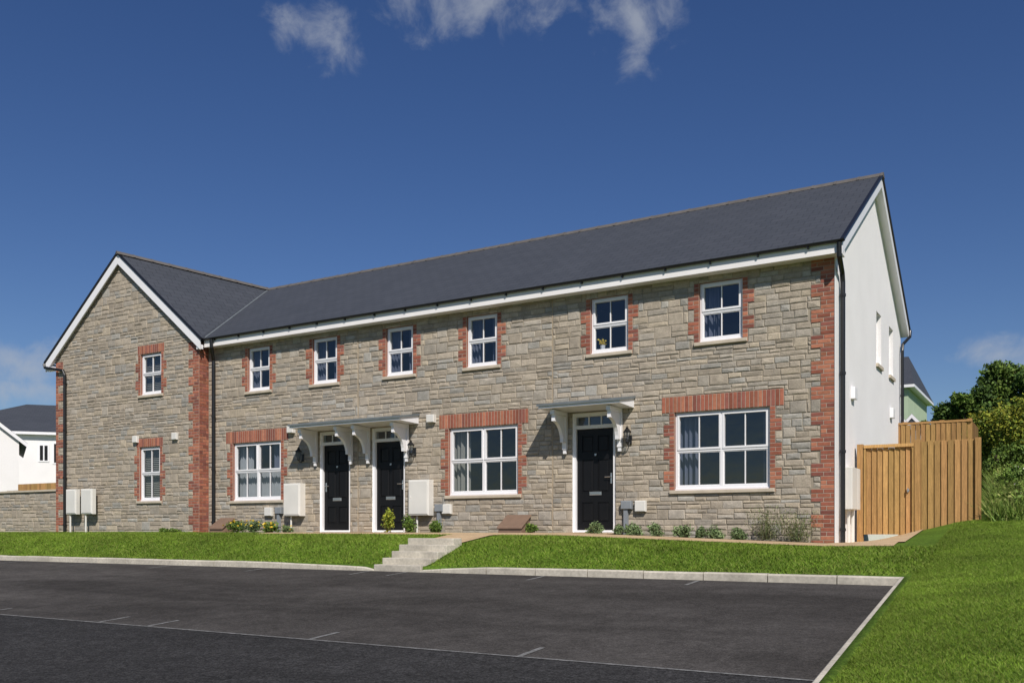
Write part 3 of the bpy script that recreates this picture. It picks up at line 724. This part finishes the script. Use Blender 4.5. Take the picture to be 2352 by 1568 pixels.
gt.box(-3.12,-2.26,17.93,17.985,1.532,1.59,0,wcol(1.15)); gt.box(-3.12,-3.085,17.945,18.0,-.06,1.53,0,wcol()); gt.box(-2.295,-2.26,17.945,18.0,-.06,1.53,0,wcol(1.1))
G=gt.build('garden_gate',['wood'],label='closed timber boarded garden gate between wall and fence',cat='gate')
hd=MB(); hd.tube([(-2.36,17.97,.78),(-2.36,17.92,.78),(-2.36,17.92,.70),(-2.36,17.97,.70)],.008,6); hd.frust(-2.36,17.96,.72,.76,.025,.025,8); hd.build('gate_latch',['metal'],G)
fe=MB(); boards(fe,-2.14,-1.27,18.0,lambda x:float(H(x,17.9))-.02,1.62,.105,.88)
fe.box(-2.24,-2.15,17.92,18.03,-.2,1.65,0,wcol(.85)); fe.box(-1.27,-1.18,17.94,18.04,-.1,1.64,0,wcol(.75)); fe.box(-3.24,-3.135,17.94,18.04,-.3,1.61,0,wcol(.85))
fe.box(-2.14,-1.27,18.012,18.05,-.1,1.55,0,wcol(.35))
fe.build('fence',['wood'],label='new timber board fence beside the gate',cat='fence')
fb=MB(); boards(fb,-4.2,-1.82,23.4,lambda x:float(H(x,23.4))-.1,2.50,.11,.68); 
for px in(-3.2,-2.4,-1.82): fb.box(px,px+.1,23.42,23.52,.0,2.58,0,wcol(.7))
fb.box(-4.2,-1.72,23.37,23.43,2.51,2.56,0,wcol(1.0))
for k in range(12): fb.box(-1.72,-1.70,23.53+k*.12,23.64+k*.12,.4,2.5,0,wcol(.5))
fb.build('fence',['wood'],label='timber board fence on the raised garden behind',cat='fence')
# ------------------------------------------------------------------ distant houses
def win_simple(mb,g,x,z,w,h,y):
    frame_rects(mb,x,x+w,z,z+h,.07,y-.03,y-.002); mb.box(x+w/2-.03,x+w/2+.03,y-.03,y-.002,z+.07,z+h-.07); g.box(x+.07,x+w-.07,y-.012,y-.003,z+.07,z+h-.07)
def simple_house(loc,rz,w,d,z0,ze,zr,wallm,label,hip=True,hipl=None,wins=()):
    T=thing('house',loc,label,'house',rz=rz)
    ORG[T.name]=Vector((0,0,0))
    def b(mb,name,mats,p=T): return mb.build(name,mats,p)
    mb=MB(); mb.box(-w/2,w/2,-d/2,d/2,z0,ze)
    if not hip:
        for y in(-d/2,d/2): mb.poly([(-w/2,y,ze),(w/2,y,ze),(0,y,zr-.08)])
    b(mb,'wall',[wallm])
    rf=MB(); o=.3 if w>3 else .12
    if hip:
        hl=hipl; rp=[(-hl,0,zr),(hl,0,zr)]
        c=[(-w/2-o,-d/2-o,ze-.0),(w/2+o,-d/2-o,ze),(w/2+o,d/2+o,ze),(-w/2-o,d/2+o,ze)]
        plane(rf,[c[0],c[1],rp[1],rp[0]]);plane(rf,[c[1],c[2],rp[1]]);plane(rf,[c[2],c[3],rp[0],rp[1]]);plane(rf,[c[3],c[0],rp[0]])
        rf.box(-w/2-o,w/2+o,-d/2-o,d/2+o,ze-.14,ze-.01,1)
    else:
        for s in(-1,1):
            plane(rf,[(0,-d/2-.15,zr),(0,d/2+.15,zr),(s*(w/2+o),d/2+.15,ze-.1),(s*(w/2+o),-d/2-.15,ze-.1)])
            board(rf,(0,-d/2-.16,zr-.01),(s*(w/2+o),-d/2-.16,ze-.11),(0,1,0),.16,.02,1)
    b(rf,'roof',['slate','upvc'])
    for(x,z,ww,hh) in wins:
        m=MB();g=MB();win_simple(m,g,x,z,ww,hh,-d/2); f=b(m,'window',['upvc']); b(g,'glass',['doorblack'],f)
    return T
simple_house((-47.4,29.8,0),math.radians(48),9.5,7.5,-.3,5.0,6.85,'render','white rendered house with dark hipped slate roof',True,.9,[(1.0,3.4,1.1,1.1),(-3.4,3.4,1.1,1.1),(-1.0,.7,.9,1.2),(.35,3.5,.5,.9)])
simple_house((-39.6,21.4,0),math.radians(60),3.8,8,-.3,3.55,5.25,'render','small white rendered house with grey roof',False,wins=[(-1.6,.9,1,1.1)])
simple_house((-10.4,50,0),0.0001,8.6,7,1.5,6.85,8.8,'green','pale green rendered house with dark slate roof',True,3.85,[(2.0,5.0,.9,1.1)])
simple_house((-5.75,40,0),math.radians(5),1.3,6,1.2,4.0,4.7,'render','small white gabled building with dark roof',False)
simple_house((-5.25,42,0),math.radians(5),1.0,6,1.2,4.0,4.6,'render','small white gabled building with dark roof',False)
lf=MB()
for i in range(30): lf.box(-33.5+i*.12,-33.39+i*.12,20.0,20.03,-.1,1.75,0,wcol())
lf.build('fence',['wood'],label='timber fence near the white rendered houses',cat='fence')
# ------------------------------------------------------------------ vegetation
def leaves(name,mk,centers,radii,counts,size,cols,parent=None):
    P=[];C=[]
    for c,r,n in zip(centers,radii,counts):
        d=NR.normal(size=(n,3)); d/=np.linalg.norm(d,axis=1)[:,None]; rr=NR.random(n)**.45
        lump=1+.28*np.sin(d[:,0]*5+c[0]*3)*np.cos(d[:,1]*6+c[1])+.2*np.sin(d[:,2]*8+c[0])
        p=np.array(c)+d*rr[:,None]*np.array(r)*lump[:,None]; P.append(p)
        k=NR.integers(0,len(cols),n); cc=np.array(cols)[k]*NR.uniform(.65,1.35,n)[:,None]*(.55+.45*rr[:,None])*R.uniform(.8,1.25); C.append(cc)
    P=np.concatenate(P);C=np.concatenate(C); n=len(P)
    a=NR.normal(size=(n,3)); a/=np.linalg.norm(a,axis=1)[:,None]; b=np.cross(a,NR.normal(size=(n,3))); b/=np.linalg.norm(b,axis=1)[:,None]
    s=size*NR.uniform(.6,1.4,n)[:,None]
    V=np.stack([P-a*s,P+b*s*.5,P+a*s,P-b*s*.5],1).reshape(-1,3)
    return fastmesh(name,V,4,C,mk,parent)
def fastmesh(name,V,k,C,mk,parent=None):
    n=len(V)//k; me=bpy.data.meshes.new(name)
    c0=np.array([ (V[:,0].min()+V[:,0].max())/2,(V[:,1].min()+V[:,1].max())/2,V[:,2].min()])
    me.vertices.add(len(V)); me.vertices.foreach_set('co',(V-c0).astype(np.float32).ravel())
    me.loops.add(n*k); me.loops.foreach_set('vertex_index',np.arange(n*k,dtype=np.int32))
    me.polygons.add(n); me.polygons.foreach_set('loop_start',np.arange(0,n*k,k,dtype=np.int32)); 
    try: me.polygons.foreach_set('loop_total',np.full(n,k,dtype=np.int32))
    except Exception: pass
    me.materials.append(M[mk]); me.update(calc_edges=True)
    at=me.attributes.new('tint','FLOAT_COLOR','CORNER'); ca=np.ones((n,4)); ca[:,:3]=C; at.data.foreach_set('color',np.repeat(ca,k,axis=0).ravel())
    o=bpy.data.objects.new(name,me); COL.objects.link(o); o.location=c0
    if parent is not None: o.parent=parent; o.location=Vector(c0)-ORG[parent.name]
    ORG[o.name]=Vector(c0); return o
dark=[(.07,.125,.025),(.095,.155,.03),(.055,.10,.025)]; lite=[(.24,.27,.03),(.29,.29,.035),(.17,.24,.035)]
mid=[(.115,.185,.03),(.145,.215,.04),(.085,.15,.03)]
def tree(x,y,z0,zt,w,cols,label,n=20000):
    T=thing('tree',(x,y,z0),label,'tree'); h=zt-z0
    tr=MB(); pts=[(x,y,z0-.2),(x+.05,y,z0+h*.3),(x-.03,y+.05,z0+h*.6),(x,y,z0+h*.85)]
    tr.tube(pts,.1,8,rs=[.15,.11,.07,.03])
    cs=[];rs=[];ns=[]
    m=26
    for i in range(m):
        t=R.uniform(.18,.88); a=R.uniform(0,6.28); rad=w*.5*math.sqrt(max(0,1-((t-.45)/.58)**2))*R.uniform(.3,.95)
        c=(x+rad*math.cos(a),y+rad*math.sin(a),z0+h*t); q=R.uniform(.13,.25)*w
        cs.append(c);rs.append((q,q,q*.8));ns.append(n//m)
        tr.tube([(x,y,z0+h*t*.7),((x+c[0])/2,(y+c[1])/2,z0+h*t*.88),c],.03,5,rs=[.04,.025,.01])
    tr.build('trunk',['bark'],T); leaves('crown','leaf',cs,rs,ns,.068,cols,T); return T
for (x,y,zt,w,cols,lab) in [(-4.05,37,4.75,.9,dark,'small dark green conifer-like tree'),(-3.4,36,4.95,1.5,dark,'rounded green tree behind the fence'),(-2.8,36,5.35,1.7,mid,'rounded green tree behind the fence'),(-2.15,36.5,5.9,1.9,dark,'dark green broadleaf tree'),(-1.35,37,6.35,2.3,mid,'tall dark green broadleaf tree'),(-.4,35,5.9,2.5,dark,'dark green broadleaf tree'),(1.8,36,6.3,3.4,mid,'dark green broadleaf tree'),(4.5,35,6.2,3.5,dark,'dark green broadleaf tree')]:
    tree(x,y,float(H(x,y)),zt,w,cols,lab)
def bush(name,x,y,r,h,cols,label,n,size,cat='bush',z=None,group=None,fl=0):
    z=float(H(x,y)) if z is None else z
    T=thing(name,(x,y,z),label,cat,group)
    cs=[];rs=[];ns=[]
    m=7 if r<.5 else 16
    for i in range(m):
        a=R.uniform(0,6.28);q=R.uniform(0,.6)*r; cs.append((x+q*math.cos(a),y+q*math.sin(a),z+h*R.uniform(.22,.72)));k=.55 if r<.5 else .42; rs.append((r*k,r*k,h*(.38 if r<.5 else .28)));ns.append(n//m)
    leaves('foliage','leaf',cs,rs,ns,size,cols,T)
    s=MB()
    for i in range(5): a=R.uniform(0,6.28); s.tube([(x,y,z-.02),(x+r*.4*math.cos(a),y+r*.4*math.sin(a),z+h*.6)],.006 if r<.5 else .03,5)
    s.build('stem',['bark'],T)
    if fl:
        f=MB()
        for i in range(fl):
            p=Vector((x+R.uniform(-r,r),y-R.uniform(0,r),z+h*R.uniform(.5,1.05)))
            for k in range(3):
                u=Vector((R.gauss(0,1),R.gauss(0,1),R.gauss(0,1))).normalized()*.022; v=u.orthogonal(); f.poly([p-u,p-v,p+u,p+v])
        f.build('flower',['yellow'],T)
    return T
for (x,y,r,h,c) in [(-2.1,30,.8,1.8,lite),(-1.45,30,.95,2.2,lite),(-.8,29,1.0,2.3,lite),(-3.0,33,.9,1.6,mid),(.6,30,1.6,2.4,lite),(2.8,31,1.8,2.8,mid),
    (-1.15,25.5,.6,1.0,mid),(-.5,24.5,.7,1.0,mid),(.3,24,.9,1.1,lite),(1.2,25,1.,1.2,mid),(-.75,21.6,.4,.5,mid),(-.3,20.4,.4,.45,mid),(.3,21.5,.6,.6,mid)]:
    bush('bush',x,y,r,h,c,'bushy green shrub on the weedy bank' if c is not lite else 'bright yellow-green shrub on the bank',13000 if r>.6 else 6000,.048 if r>.6 else .036)
low=[(.17,.24,.10),(.14,.21,.08),(.20,.26,.12)]
for x,r in [(-7.62,.19),(-7.15,.12),(-6.85,.21),(-6.37,.19),(-5.85,.20),(-5.55,.11),(-5.3,.21),(-4.87,.18)]:
    bush('shrub',x,15.85,r,.17+r*.35,low,'low rounded green shrub in the planting bed',1500,.02,'shrub',group='low shrubs along the stone wall')
def wispy(x,y,r,h,label,cols,n=420):
    z=float(H(x,y)); T=thing('shrub',(x,y,z),label,'shrub'); C=[]
    a=NR.uniform(0,6.28,n); rr=NR.random(n)*r; X=x+rr*.5*np.cos(a);Y=y+rr*.5*np.sin(a); hh=h*NR.uniform(.45,1.1,n)
    tx=X+rr*1.0*np.cos(a);ty=Y+rr*1.0*np.sin(a)
    V=[]
    for i in range(n):
        for s in range(7):
            t=(s+1)/7.; c=np.array([X[i]+(tx[i]-X[i])*t,Y[i]+(ty[i]-Y[i])*t,z+hh[i]*t]); u=NR.normal(size=3); u/=np.linalg.norm(u); w=np.cross(u,[0,0,1.]); u=u*.022+np.array([0,0,.012])
            V+= [c-u,c+w*.006,c+u,c-w*.006]; C.append(np.array(cols[i%len(cols)])*R.uniform(.6,1.3))
    fastmesh('foliage',np.array(V),4,np.array(C),'leaf',T)
up=[(.15,.20,.08),(.19,.23,.09),(.23,.22,.10)]
for x,r,h in[(-4.35,.28,.58),(-3.85,.30,.52)]: wispy(x,15.9,r,h,'upright wispy grey-green shrub by the brick quoin',up)
for x,r,h,c,fl in[(-12.62,.20,.50,lite,0),(-12.05,.2,.38,mid,0),(-11.35,.16,.32,mid,0),(-9.0,.12,.2,mid,0),(-17.3,.25,.3,mid,10),(-16.75,.25,.30,low,12),(-16.2,.25,.26,mid,14),(-15.6,.16,.18,low,4)]:
    bush('flowering_shrub' if fl else 'shrub',x,15.82,r,h,c,'leafy plant with small yellow flowers by the wall' if fl else 'leafy green plant by the stone wall',1100,.026,'plant',fl=fl)
for x in (-20.0,-19.55): bush('shrub',float(x),15.8,.18,.13,mid,'low leafy plant at the foot of the gable',400,.025,'plant',group='low plants below the gable')
# grass
def blades(name,X,Y,h,w,cols,lean=.4,mk='leaf'):
    n=len(X); Z=H(X,Y); a=NR.uniform(0,2*np.pi,n); hh=h*NR.uniform(.5,1.3,n); ww=w*NR.uniform(.7,1.3,n)
    dx,dy=np.cos(a)*ww,np.sin(a)*ww; l=NR.normal(0,lean,(n,2))*hh[:,None]
    V=np.empty((n,3,3)); V[:,0]=np.stack([X-dx,Y-dy,Z-.005],1);V[:,1]=np.stack([X+dx,Y+dy,Z-.005],1);V[:,2]=np.stack([X+l[:,0],Y+l[:,1],Z+hh],1)
    k=NR.integers(0,len(cols),n); patch=.95+.16*np.sin(X*1.1+np.sin(Y*1.4)*1.3)*np.cos(Y*.9+X*.6)+.08*np.sin(X*4.3+Y*2)*np.sin(Y*5.1-X)
    C=np.array(cols)[k]*NR.uniform(.82,1.18,n)[:,None]*patch[:,None]
    o=fastmesh(name,V.reshape(-1,3),3,C,mk); o['kind']='stuff'; return o
gc=[(.155,.255,.022),(.175,.27,.028),(.14,.23,.022),(.21,.25,.05)]
n=250000; X=NR.uniform(-34,-1.5,n);Y=NR.uniform(12.74,15.98,n)
ok=~((X>-16.05)&(Y>PY-.02))&~((X>-10.40)&(X<-9.30))&~((X>-18.8)&(Y>15.6))
blades('grass',X[ok],Y[ok],.040,.007,gc,.9)
n=600000; Y=3.0+15.3*NR.random(n)**1.0;X=kx(Y)+.17+6*NR.random(n)**1.6
ok=~((X<-2.0)&(Y>PY-.02)); ok&=~((Y>17.9)&(X<-1.1))
blades('grass',X[ok],Y[ok],.022,.0035,gc,1.0)
n=70000; Y=NR.uniform(17.6,31,n); X=-1.02-.05*(Y-18)+8*NR.random(n)**1.3
wc=[(.15,.23,.04),(.19,.26,.05),(.12,.19,.035),(.25,.27,.08)]
blades('wild_grass',X,Y,.30,.012,wc,.6)
n=90000; Y=NR.uniform(18.1,30,n); X=-1.02-.05*(Y-18)+7*NR.random(n)**1.3
hm=.12+.38*(.5+.5*np.sin(X*3.1+np.sin(Y*1.7)*2)*np.cos(Y*2.3+X)); Z=H(X,Y)+hm*NR.random(n)**.6
P=np.stack([X,Y,Z],1); a=NR.normal(size=(n,3)); a/=np.linalg.norm(a,axis=1)[:,None]; b=np.cross(a,NR.normal(size=(n,3))); b/=np.linalg.norm(b,axis=1)[:,None]; s=.036*NR.uniform(.5,1.4,n)[:,None]
C=np.array(wc)[NR.integers(0,4,n)]*NR.uniform(.6,1.3,n)[:,None]
o=fastmesh('weeds',np.stack([P-a*s,P+b*s*.5,P+a*s,P-b*s*.5],1).reshape(-1,3),4,C,'leaf'); o['kind']='stuff'
n=110; X=-.8+6*NR.random(n)**1.2;Y=NR.uniform(18,23,n); f=MB()
for x,y in zip(X,Y):
    z=float(H(x,y))+R.uniform(.3,.6); p=Vector((x,y,z))
    for k in range(2):
        u=Vector((R.gauss(0,1),R.gauss(0,1),R.gauss(0,.6))).normalized()*.017; v=u.orthogonal(); f.poly([p-u,p-v,p+u,p+v])
o=f.build('wild_flowers',['whitefl'],stuff=True)
# ------------------------------------------------------------------ sky, sun, camera
th=math.radians(30.85); F=Vector((-math.sin(th),math.cos(th),0)); RT=Vector((math.cos(th),math.sin(th),0)); UP=Vector((0,0,1))
sd=Vector((.67,-.74,0)).normalized(); el=math.radians(43); sv=sd*math.cos(el)+UP*math.sin(el)
wd=bpy.data.worlds.new('World'); scene.world=wd; wd.use_nodes=True; nt=wd.node_tree; N=nt.nodes; L=nt.links
bg=N['Background']; sky=N.new('ShaderNodeTexSky'); sky.sky_type='NISHITA'; sky.sun_disc=False; sky.sun_elevation=el; sky.sun_rotation=math.atan2(sd.x,sd.y); sky.altitude=400; sky.dust_density=.5; sky.ozone_density=3.5
bg.inputs['Strength'].default_value=.075
tc=N.new('ShaderNodeTexCoord')
def math_(op,a,b=None,c=None):
    n=N.new('ShaderNodeMath'); n.operation=op
    for i,v in enumerate((a,b,c)):
        if v is None: continue
        if isinstance(v,(int,float)): n.inputs[i].default_value=v
        else: L.new(v,n.inputs[i])
    return n.outputs[0]
def dot(vec):
    n=N.new('ShaderNodeVectorMath'); n.operation='DOT_PRODUCT'; L.new(tc.outputs['Generated'],n.inputs[0]); n.inputs[1].default_value=vec; return n.outputs['Value']
def cdir(px,py): return (F+RT*((px-1176)/2106)+UP*((1219-py)/2106)).normalized()
msk=None
for px,py,sx,sy,wt in [(648,45,50,58,.8),(760,95,66,68,.85),(1090,-25,230,88,.9),(1460,45,92,88,.85),(2310,812,95,44,1.1),(40,835,200,60,.95),(60,895,150,36,.85)]:
    c=cdir(px,py); a=c.cross(UP).normalized(); b=a.cross(c).normalized()
    k=2106*c.dot(F)
    u=dot(a*(k/sx)); v=dot(b*(k/sy)); fw=dot(c)
    r=math_('SQRT',math_('ADD',math_('MULTIPLY',u,u),math_('MULTIPLY',v,v)))
    m=math_('MULTIPLY',math_('SUBTRACT',1.0,r),wt); m=math_('ADD',m,math_('MULTIPLY',math_('LESS_THAN',fw,0.0),-50))
    msk=m if msk is None else math_('MAXIMUM',msk,m)
no=N.new('ShaderNodeTexNoise'); no.inputs['Scale'].default_value=24; no.inputs['Detail'].default_value=11; no.inputs['Roughness'].default_value=.6; no.inputs['Distortion'].default_value=.3; L.new(tc.outputs['Generated'],no.inputs['Vector'])
dn=math_('ADD',math_('MULTIPLY',math_('MAXIMUM',msk,-2.0),1.7),math_('MULTIPLY',math_('SUBTRACT',no.outputs['Fac'],.5),4.4))
mr=N.new('ShaderNodeMapRange'); mr.interpolation_type='SMOOTHSTEP'; L.new(dn,mr.inputs[0]); mr.inputs[1].default_value=.15; mr.inputs[2].default_value=2.1; mr.inputs[3].default_value=0; mr.inputs[4].default_value=.62
hs=N.new('ShaderNodeHueSaturation'); hs.inputs['Hue'].default_value=.513; hs.inputs['Saturation'].default_value=1.20; hs.inputs['Value'].default_value=.95; L.new(sky.outputs[0],hs.inputs['Color'])
mx=N.new('ShaderNodeMixRGB'); L.new(mr.outputs[0],mx.inputs[0]); L.new(hs.outputs[0],mx.inputs[1]); mx.inputs[2].default_value=(5.6,6.0,6.7,1)
L.new(mx.outputs[0],bg.inputs['Color'])
sl=bpy.data.lights.new('sun','SUN'); sl.energy=4.5; sl.angle=math.radians(.53); sl.color=(1,.94,.865)
so=bpy.data.objects.new('sun',sl); so.rotation_euler=sv.to_track_quat('Z','Y').to_euler(); so.location=(10,-10,30); COL.objects.link(so)
cam=bpy.data.cameras.new('camera'); cam.lens=36*2106/2352; cam.sensor_width=36; cam.shift_y=(1219-784)/2352; cam.clip_end=3000; cam.clip_start=.1
co=bpy.data.objects.new('camera',cam); co.rotation_euler=(math.pi/2,0,th); COL.objects.link(co); scene.camera=co
